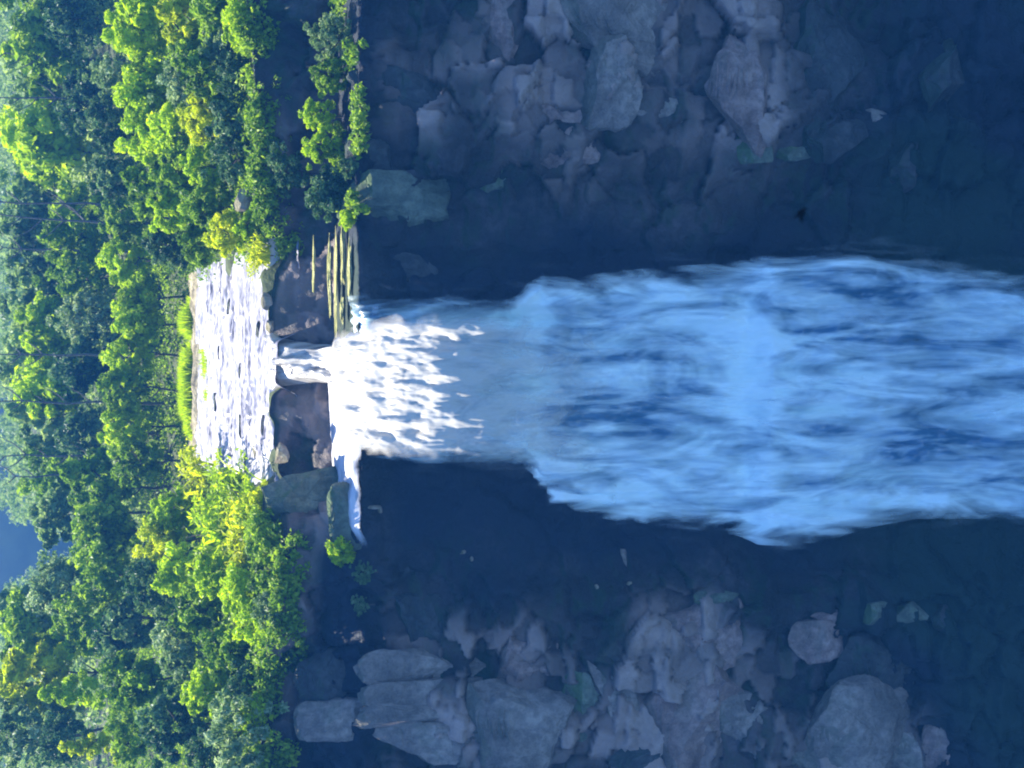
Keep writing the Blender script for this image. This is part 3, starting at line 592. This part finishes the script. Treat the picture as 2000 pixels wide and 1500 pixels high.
# upper bank
for a in (
 (268, 55, 128, 62, 'broad', 'lime', 'brightest lime tree at the top edge of the photo', 1), (282, 165, 127, 56, 'broad', 'lime', 'lime tree next to the brightest one at the top edge', 1), (285, 262, 126, 52, 'loose', 'lime', 'lime tree furthest from the top edge in its row', 1),
 (360, 48, 119, 54, 'loose', 'yellow', 'orange yellow shrub near the top edge of the photo', 0), (430, 50, 113, 52, 'broad', 'green', 'green shrub behind the rim right at the top edge', 0), (492, 52, 107, 42, 'broad', 'lime', 'vivid green shrub overhanging the dark cliff at the top edge', 0),
 (412, 150, 114, 58, 'loose', 'green', 'mid green shrub under the orange yellow one', 0), (468, 150, 108.5, 44, 'speck', 'dark', 'dark speckled shrub at the rim over the cliff', 0), (355, 165, 119.5, 48, 'speck', 'pale', 'pale curly shrub right of the lime trees', 0),
 (400, 225, 115, 50, 'loose', 'yellow', 'yellow green shrub with a dark hollow beside it', 0), (458, 235, 109, 48, 'loose', 'dark', 'dark loose shrub at the rim, below the speckled one', 0), (345, 255, 121, 52, 'loose', 'lime', 'yellow green shrub beside the lowest lime tree', 0),
 (345, 345, 120, 50, 'broad', 'green', 'rounded green shrub with a pale outline in mid bank', 0), (405, 325, 114, 46, 'loose', 'lime', 'light green shrub right of the rounded one', 0), (455, 315, 109, 46, 'speck', 'dark', 'dark speckled shrub behind the pointed tan rock', 0),
 (290, 375, 127, 50, 'loose', 'green', 'green tree at the left margin of the upper bank', 1), (340, 420, 120, 46, 'loose', 'lime', 'light green shrub left of the yellow brink shrub', 0), (395, 400, 114.5, 44, 'loose', 'green', 'green shrub just left of the pointed tan rock', 0),
 (440, 452, 109, 40, 'loose', 'yellow', 'yellow shrub at the brink above the white rapids', 0), (495, 500, 106.6, 30, 'frond', 'yellow', 'yellow arching plant hanging over the brink by the rapids', 0), (485, 445, 107.2, 30, 'loose', 'lime', 'lime tuft under the pointed tan rock', 0),
 (385, 480, 116, 38, 'loose', 'green', 'green shrub touching the far corner of the rapids', 0), (330, 480, 124, 44, 'loose', 'dark', 'dark shrub in shade behind the rapids corner', 0),
 (222, 150, 138, 44, 'speck', 'pale', 'pale speckled tree behind the lime trees', 1), (212, 250, 140, 48, 'speck', 'dark', 'dark bluish tree behind the lowest lime tree', 1), (225, 345, 138, 42, 'loose', 'dark', 'dark tree left of the green margin tree', 1),
 (440, 100, 112, 40, 'speck', 'pale', 'pale flecked shrub between the two green rim shrubs', 0), (375, 110, 118, 42, 'broad', 'green', 'deep green shrub under the orange yellow one, nearer the lime trees', 0)):
    plant(a[0], a[1], a[2], a[3], a[4], a[5], a[6], U1, tree=bool(a[7]))
# behind the rapids
for a in (
 (245, 425, 150, 44, 'loose', 'green', 'green tree at the upper end of the row behind the grass strip'), (238, 500, 150, 44, 'loose', 'lime', 'light green tree, second from the upper end of that row'), (262, 575, 149, 44, 'broad', 'lime', 'lime tree straight behind the upper end of the grass strip'),
 (270, 630, 149, 46, 'broad', 'lime', 'brightest lime tree behind the grass strip'), (245, 695, 150, 44, 'loose', 'lime', 'light green tree behind the middle of the grass strip'), (238, 765, 150, 46, 'loose', 'green', 'green tree behind the lower half of the grass strip'),
 (245, 835, 150, 46, 'loose', 'lime', 'light green tree behind the lower end of the grass strip'), (262, 905, 146, 46, 'loose', 'green', 'green tree at the lower end of the row behind the grass strip')):
    plant(*a[:7], MT, tree=True)
# hazy trees further up
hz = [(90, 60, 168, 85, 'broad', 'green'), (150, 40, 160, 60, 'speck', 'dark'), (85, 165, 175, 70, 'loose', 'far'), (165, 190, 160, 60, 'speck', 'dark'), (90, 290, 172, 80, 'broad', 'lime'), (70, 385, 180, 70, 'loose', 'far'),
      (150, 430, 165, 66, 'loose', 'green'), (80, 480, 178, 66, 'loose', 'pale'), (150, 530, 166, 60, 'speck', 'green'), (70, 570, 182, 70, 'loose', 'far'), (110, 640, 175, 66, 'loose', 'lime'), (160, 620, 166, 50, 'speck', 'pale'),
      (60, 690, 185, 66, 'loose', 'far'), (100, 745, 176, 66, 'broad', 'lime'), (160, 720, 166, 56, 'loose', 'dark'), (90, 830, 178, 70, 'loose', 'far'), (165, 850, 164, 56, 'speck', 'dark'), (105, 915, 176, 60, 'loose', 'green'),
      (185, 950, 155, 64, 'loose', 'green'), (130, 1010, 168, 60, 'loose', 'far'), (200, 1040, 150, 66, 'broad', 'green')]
hl = ['broad pale green tree in the upper left corner of the photo', 'dark speckled tree in the upper left, left of the brightest lime tree', 'grey green loose tree under the corner tree', 'dark bluish tree between corner tree and lime row', 'big yellow green hazy tree a fifth down the left edge', 'grey green hazy tree just under the big yellow green one',
      'mid green hazy tree a quarter down, behind the dark bank trees', 'whitish hazy tree near the crossed bare trunks', 'fine leaved green tree left of the row behind the grass strip', 'bluish far tree above the first bare trunk of the middle', 'yellowish hazy tree straight left of the brightest lime tree of the row', 'pale arching tree with a blue shadow below it',
      'bluish far tree at mid height of the left edge', 'broad yellow green hazy tree at mid height of the left edge', 'dark tree in the blue shadow left of the row', 'grey green hazy tree between two bare trunks', 'dark speckled tree just left of the lower row end', 'green hazy tree above the blue sky gap',
      'green tree between the grass strip end and the blue sky gap', 'greyish tree right beside the blue sky gap', 'broad green tree two steps right of the blue sky gap']
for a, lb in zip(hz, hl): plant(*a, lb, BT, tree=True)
# lower bank
for a in (
 (372, 935, 126, 46, 'frond', 'yellow', 'yellow arching plant at the lower end of the grass strip', 0), (425, 950, 116, 50, 'frond', 'lime', 'light green leaning fronds beside the white rapids', 0), (470, 975, 108, 44, 'frond', 'lime', 'lime fronds leaning over the rapids corner', 0),
 (512, 985, 102.5, 34, 'broad', 'yellow', 'vivid yellow shrub at the brink beside the rapids corner', 0), (345, 1000, 128, 48, 'loose', 'lime', 'yellow green shrub behind the leaning fronds', 0), (310, 1055, 128, 44, 'loose', 'yellow', 'round yellow tree crown left of the bright bank', 1),
 (400, 1045, 116, 56, 'frond', 'lime', 'wide patch of lime fronds in the middle of the lower bank', 0), (455, 1045, 108, 50, 'frond', 'yellow', 'yellowish fronds in the brightest part of the lower bank', 0), (515, 1050, 101, 44, 'broad', 'green', 'dark green shrub at the rim under the yellow one', 0),
 (350, 1115, 121, 50, 'loose', 'lime', 'lime shrub on the left side of the lower bank', 0), (425, 1125, 110, 48, 'loose', 'lime', 'lime shrub in the middle of the lower bank', 0), (472, 1165, 104, 46, 'broad', 'lime', 'brightest lime shrub low on the bank, near the rim', 0),
 (535, 1120, 100, 40, 'loose', 'green', 'green shrub overhanging the dark wall at the rim', 0), (560, 1190, 98.6, 34, 'speck', 'pale', 'pale speckled bush hanging furthest over the dark wall', 0), (505, 1215, 101, 44, 'loose', 'lime', 'light green shrub beside the pale hanging bush', 0),
 (385, 1190, 115, 52, 'loose', 'green', 'green shrub with dark gaps right of the lime ones', 0), (300, 1140, 128, 56, 'speck', 'dark', 'dark speckled tree left of the lime shrubs', 1), (440, 1270, 107, 54, 'loose', 'green', 'green shrub above the dark gully', 0),
 (350, 1270, 117, 58, 'speck', 'pale', 'pale grey green shrub in the middle of the lower left', 0), (410, 1350, 109, 50, 'loose', 'lime', 'light green bush on the edge of the dark gully', 0), (485, 1345, 102, 46, 'loose', 'dark', 'dark shrub inside the gully at the rim', 0),
 (490, 1435, 99.5, 82, 'speck', 'pale', 'large pale speckled shrub at the rim, bottom edge of the photo', 0), (525, 1400, 99, 40, 'speck', 'lime', 'lime flecked bush on the shoulder of the large pale shrub', 0), (335, 1420, 115, 62, 'loose', 'dark', 'dark shrub under the narrow yellow tree', 0),
 (180, 1455, 128, 34, 'cone', 'yellow', 'narrow yellow tree at the bottom edge of the photo', 1), (150, 1350, 132, 42, 'cone', 'lime', 'olive lime cone shaped tree near the bottom edge', 1), (250, 1330, 126, 60, 'loose', 'green', 'green tree right of the cone shaped tree', 1),
 (255, 1440, 122, 54, 'speck', 'green', 'green flecked tree right of the narrow yellow tree', 1), (410, 1470, 106, 48, 'speck', 'dark', 'dark speckled bush at the bottom edge left of the large pale shrub', 0)):
    plant(a[0], a[1], a[2], a[3], a[4], a[5], a[6], U2, tree=bool(a[7]))
for a in (
 (215, 1120, 142, 62, 'loose', 'green', 'green tree right of the dark speckled skyline tree'), (110, 1150, 152, 62, 'speck', 'pale', 'dark tree with white flecks right under the blue sky gap'), (170, 1215, 144, 66, 'speck', 'green', 'fine leaved green tree under the white flecked one'),
 (60, 1240, 156, 66, 'broad', 'green', 'broad green tree on the left edge under the sky gap'), (240, 1230, 134, 56, 'loose', 'dark', 'dark tree between the fine leaved tree and the lower bank'), (75, 1330, 148, 74, 'loose', 'yellow', 'olive yellow tree on the left edge, left of the cone tree'),
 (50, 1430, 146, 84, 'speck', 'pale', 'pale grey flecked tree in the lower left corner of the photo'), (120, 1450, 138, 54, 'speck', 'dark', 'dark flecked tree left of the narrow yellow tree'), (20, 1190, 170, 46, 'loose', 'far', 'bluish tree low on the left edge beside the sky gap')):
    plant(*a[:7], LT, tree=True)
# on the ledge
LG = 'bushes on the rock ledges below the plateau'
for a in ((650, 75, 98.5, 46, 'speck', 'pale', 'pale speckled bush on the ledge at the top edge of the photo'), (642, 150, 98.8, 34, 'loose', 'green', 'green bush on the ledge under the speckled one'), (622, 225, 100, 32, 'loose', 'lime', 'lime bush in the middle of the ledge row'),
          (624, 290, 99.6, 34, 'loose', 'lime', 'brightest yellow lime bush of the ledge row'), (560, 335, 103.6, 44, 'speck', 'dark', 'dark bush with a pale curved rim on the cliff'), (640, 372, 99.0, 44, 'broad', 'dark', 'smooth dark green bush at the end of the ledge row'), (678, 428, 96.2, 18, 'broad', 'lime', 'small vivid lime tuft at the ledge rim'),
          (690, 330, 96, 20, 'loose', 'dark', 'small dark bush hanging from the ledge rim')):
    plant(*a[:7], LG, foot=-3.9)
for (px, py, rpx, kd, lf, lb) in ((665, 1080, 28, 'broad', 'lime', 'bright lime tuft alone on the dark wall below the lip'), (708, 1118, 20, 'speck', 'pale', 'pale tuft just right of the lone lime tuft'), (702, 1182, 18, 'speck', 'pale', 'tiny whitish green tuft on the dark wall'), (575, 1290, 26, 'speck', 'dark', 'dark tuft in the mouth of the gully')):
    p, _n = hit(px, py); plant(px, py, p.y - 0.5, rpx, kd, lf, lb, LG, foot=p.z - 0.6)
# bare trunks
def bare_tree(px0, px1, py, Y, label, lean=0.0, fork=False):
    base = at(px1, py, Y); top = at(px0, py - lean, Y); g = gz(base.x, Y); h = top.z - g
    root = bpy.data.objects.new('bare_tree', None); COL.objects.link(root); root.location = (base.x, Y, g); tag(root, label, 'bare tree', 'thin bare trunks rising through the hazy forest')
    r = random.Random(py); path = [((top.x - base.x) * q + r.uniform(-.16, .16), r.uniform(-.2, .2), h * q - 0.3 * (q == 0)) for q in np.linspace(0, 1, 9)]
    V, Fc = tube(path, [0.17 * (1 - 0.75 * q) + .02 for q in np.linspace(0, 1, 9)], 7); mesh_obj('trunk', V, Fc, M['bare'], root)
    for k in range(7 if not fork else 9):
        i = r.randint(4, 8); p = Vector(path[i]); az = r.choice((0, math.pi)) + r.uniform(-.5, .5); ln = r.uniform(.8, 2.2) * (1.6 if fork else 1)
        q1 = p + Vector((math.cos(az) * ln * .5, math.sin(az) * ln * .5, ln * .5)); q2 = q1 + Vector((math.cos(az) * ln * .4, 0, ln * .7))
        V, Fc = tube([p, q1, q2], [.08, .06, .02], 5); mesh_obj('branch', V, Fc, M['bare'], root)
for a in ((10, 150, 112, 166, 'bare trunk highest up the left edge, below the corner tree', 6), (0, 140, 185, 164, 'bare trunk between the dark trees near the upper left', -8), (0, 230, 398, 156, 'longest bare trunk, above the forked ones', 4), (0, 130, 440, 158, 'forked bare tree with spreading twigs', 22, True),
          (5, 110, 486, 164, 'short bare trunk under the forked bare tree', 2), (0, 180, 692, 157, 'bare trunk level with the white neck of the river', 0), (0, 215, 787, 156, 'bare trunk level with the lower half of the rapids', 2), (10, 200, 893, 158, 'bare trunk level with the lower edge of the rapids', 3), (30, 150, 930, 162, 'faint bare trunk nearest the blue sky gap', 0)):
    bare_tree(a[0], a[1], a[2], a[3], a[4], a[5], len(a) > 6)
# far wood, undergrowth, grass strip: uncountable
cs, rd, ne = [], [], []
for i in range(900):
    y = rng.uniform(165, 345); x = rng.uniform(-0.36, 0.36) * y
    gap = math.exp(-((x / y + 0.112) / 0.018) ** 2)
    g = gz(x, y); h = rng.uniform(4.5, 9.5) * (1 - 0.75 * gap)
    for q in range(7):
        cs.append(np.array([x + rng.normal() * 1.5, y + rng.normal() * 1.5, g + h * rng.uniform(0.2, 1.0)])); rd.append(rng.uniform(0.7, 1.6)); ne.append(26)
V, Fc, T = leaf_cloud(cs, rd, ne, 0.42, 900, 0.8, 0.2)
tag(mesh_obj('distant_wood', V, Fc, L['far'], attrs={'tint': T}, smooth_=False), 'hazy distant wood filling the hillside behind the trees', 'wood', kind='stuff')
cs, rd, ne = [], [], []
while len(cs) < 5200:
    y = rng.uniform(97, 178); x = rng.uniform(-0.40, 0.40) * y
    if y < float(yedge(np.array([x]))[0]) + 0.2: continue
    g = gz(x, y); rv = float(river_z(y))
    if -8.2 < x < 10.2 and y < 143: continue
    s_ = rng.uniform(0.35, 0.9) * (1.0 + 0.9 * min(1, max(0, (y - 108) / 20))); cs.append(np.array([x, y, g + s_ * rng.uniform(0.2, 1.1)])); rd.append(s_); ne.append(28)
for i in range(2200):      # along the rim, some of it hanging over the edge
    x = rng.uniform(9.5, 36) if i % 2 else rng.uniform(-36, -8.2)
    if float(vnoise(x * 0.42, 0, 0, 334)) < rng.uniform(-0.35, 0.5): continue
    y = float(yedge(np.array([x]))[0]); s_ = rng.uniform(0.25, 0.7)
    cs.append(np.array([x, y + rng.uniform(-0.9, 0.8), gz(x, y) + rng.uniform(-1.2 - 1.6 * max(0.0, float(vnoise(x * 0.5, 0, 0, 333))), 0.6)])); rd.append(s_); ne.append(20)
for i in range(420):      # moss and ferns on the ledge's rim
    x = rng.uniform(11.5, 36)
    if float(vnoise(x * 0.6, 0, 0, 336)) < rng.uniform(-0.1, 0.5): continue
    cs.append(np.array([x, rng.uniform(94.3, 96.2), -4.0 + rng.uniform(-0.6, 0.25)])); rd.append(rng.uniform(0.2, 0.42)); ne.append(20)
for i in range(900):      # on the ledge of the upper wall
    x = rng.uniform(12.5, 36); y = rng.uniform(95.4, 101.5); s_ = rng.uniform(0.25, 0.55)
    if float(vnoise(x * 0.35, y * 0.3, 0, 335)) < rng.uniform(-0.2, 0.3): continue
    cs.append(np.array([x, y, -3.9 + 0.35 * rng.uniform(-0.5, 1.2)])); rd.append(s_); ne.append(20)
V, Fc, T = leaf_cloud(cs, rd, ne, 0.2, 901, 0.8, 0.2)
tag(mesh_obj('undergrowth', V, Fc, L['green'], attrs={'tint': T}, smooth_=False), 'low leafy undergrowth covering the forest floor', 'undergrowth', kind='stuff')
def grass(name, label, x0, x1, yf, n, hgt, mat, seed):
    r = np.random.default_rng(seed); x = r.uniform(x0, x1, n); y = yf(x) + r.normal(size=n) * 0.45
    z = ground_z(x, y) - 0.05; z = np.maximum(z, river_z(y) - 0.1); h = hgt * r.uniform(0.6, 1.15, n) * (0.8 + 0.45 * vnoise(x * 0.5, 0, 0, seed) + 0.2 * vnoise(x * 2.1, 0, 0, seed + 1)); az = r.uniform(0, 6.28, n); wd = 0.07
    dx, dy = np.cos(az) * wd, np.sin(az) * wd; lx, ly = r.normal(size=n) * 0.25 * h, r.normal(size=n) * 0.25 * h
    V = np.stack([np.stack([x - dx, y - dy, z], -1), np.stack([x + dx, y + dy, z], -1), np.stack([x + dx * .6 + lx * .5, y + dy * .6 + ly * .5, z + h * .6], -1), np.stack([x + lx, y + ly, z + h], -1)], 1).reshape(-1, 3)
    return tag(mesh_obj(name, V, np.arange(4 * n).reshape(-1, 4), L[mat], attrs={'tint': np.repeat(r.uniform(0.3, 1, n), 4)}, smooth_=False), label, 'grass', kind='stuff')
grass('grass', 'strip of bright lime grass on the far bank of the rapids', -7.2, 8.2, lambda x: 140.0 + 0 * x, 14000, 1.7, 'lime', 41)
grass('grass', 'small tongue of lime grass reaching into the rapids', -1.5, 3.2, lambda x: 133.0 + 0.3 * x, 900, 0.7, 'lime', 42)
# dry tan bank between grass and water
bx = np.arange(-8.5, 11, 0.3); by = np.arange(134.0, 142, 0.25); BX, BY = np.meshgrid(bx, by)
bz = river_z(BY) - 0.35 + 0.85 * smooth(134.6 + 0.9 * 0, 137.6, BY + 1.1 * vnoise(BX * 0.35, 0, 0, 19)) + 0.22 * fbm(BX * 0.8, BY * 0.8, 0, 4, 17)
tag(mesh_obj('riverbank', np.stack([BX, BY, bz], -1).reshape(-1, 3), grid_faces(len(by), len(bx)), M['dry']), 'dry tan bank between the grass strip and the rapids', kind='structure')

# distant hills added to stand in for blue sky in the gap
hx = np.linspace(-900, 900, 90); hy = np.linspace(520, 1320, 40); HX, HY = np.meshgrid(hx, hy)
HZ = 10 + 190 * np.sin(np.clip((HY - 520) / 800, 0, 1) * math.pi) ** 0.8 * (1 + 0.25 * fbm(HX / 260, HY / 260, 0, 4, 88)) + 5 * fbm(HX / 30, HY / 30, 0, 3, 89)
tag(mesh_obj('hills', np.stack([HX, HY, HZ], -1).reshape(-1, 3), grid_faces(40, 90), M['hill']), 'distant hills added in place of blue sky in the tree gap', kind='structure')

# ------------------------------------------------------------------ bird
def bird(px, py, Y, span, label):
    t_ = NT('black_feathers'); t_.put(t_.p, 'Base Color', t_.ramp(t_.noise(t_.obj(), 20), [(0.3, (0.002, 0.002, 0.003)), (0.7, (0.005, 0.005, 0.006))])); t_.p.inputs['Roughness'].default_value = 0.9; t_.p.inputs['Specular IOR Level'].default_value = 0.0
    bm = bmesh.new()
    secs = [(-0.62, 0.02, 0.0), (-0.5, 0.07, 0.01), (-0.2, 0.15, 0.0), (0.1, 0.17, 0.0), (0.32, 0.11, 0.04), (0.44, 0.11, 0.07), (0.54, 0.07, 0.07), (0.66, 0.012, 0.05)]
    rings = [[bm.verts.new((x, 1.45 * r * math.cos(a), zc + r * 1.3 * math.sin(a))) for a in np.linspace(0, 2 * math.pi, 11)[:-1]] for x, r, zc in secs]
    for a, b in zip(rings[:-1], rings[1:]):
        for k in range(10): bm.faces.new((a[k], a[(k + 1) % 10], b[(k + 1) % 10], b[k]))
    bm.faces.new(rings[0]); bm.faces.new(rings[-1])
    for sgn in (-1, 1):      # wings half folded on the downstroke
        le = [(0.28, .1, .06), (0.36, .38, .0), (0.22, .62, -.16), (-.1, .85, -.34)]; te = [(-.14, .1, .05), (-.16, .38, .0), (-.24, .62, -.17), (-.2, .84, -.35)]
        rows = [[bm.verts.new((x, sgn * y * 0.62, z + th)) for th in (0.018, -0.018) for (x, y, z) in pts] for pts in (le, te)]
        for k in range(3):
            bm.faces.new((rows[0][k], rows[0][k + 1], rows[1][k + 1], rows[1][k])); bm.faces.new((rows[0][k + 4], rows[1][k + 4], rows[1][k + 5], rows[0][k + 5]))
            bm.faces.new((rows[0][k], rows[0][k + 4], rows[0][k + 5], rows[0][k + 1])); bm.faces.new((rows[1][k], rows[1][k + 1], rows[1][k + 5], rows[1][k + 4]))
    tl = [bm.verts.new(p) for p in ((-.5, .05, .02), (-.98, .17, .0), (-.98, -.17, .0), (-.5, -.05, .02), (-.5, .05, -.02), (-.98, .17, -.02), (-.98, -.17, -.02), (-.5, -.05, -.02))]
    bm.faces.new(tl[:4]); bm.faces.new(tl[7:3:-1]); bm.faces.new((tl[0], tl[4], tl[5], tl[1])); bm.faces.new((tl[1], tl[5], tl[6], tl[2])); bm.faces.new((tl[2], tl[6], tl[7], tl[3]))
    me = bpy.data.meshes.new('bird'); bm.normal_update(); bm.to_mesh(me); bm.free(); me.materials.append(t_.m)
    for p in me.polygons: p.use_smooth = True
    o = bpy.data.objects.new('bird', me); COL.objects.link(o); o.location = at(px, py, Y); o.scale = (span,) * 3; o.rotation_euler = (0.0, 0.9, 0.9)
    return tag(o, label, 'bird')
bird(1565, 416, 34, 0.42, 'small black bird flying in front of the navy recess above the falls')

# ------------------------------------------------------------------ air
if HAZE:
    hb = bmesh.new(); bmesh.ops.create_cube(hb, size=1); me = bpy.data.meshes.new('haze'); hb.to_mesh(me); hb.free()
    hz_o = bpy.data.objects.new('haze', me); COL.objects.link(hz_o); hz_o.location = (0, 850, 40); hz_o.scale = (3200, 2700, 280)
    hm = bpy.data.materials.new('haze_air'); hm.use_nodes = True; hm.node_tree.nodes.clear()
    ov = hm.node_tree.nodes.new('ShaderNodeOutputMaterial'); pv = hm.node_tree.nodes.new('ShaderNodeVolumePrincipled')
    pv.inputs['Color'].default_value = (0.07, 0.36, 1.0, 1); pv.inputs['Density'].default_value = HAZE; pv.inputs['Anisotropy'].default_value = 0.0
    hm.node_tree.links.new(pv.outputs[0], ov.inputs['Volume']); me.materials.append(hm)
    tag(hz_o, 'thin bluish air over the whole gorge', kind='stuff')
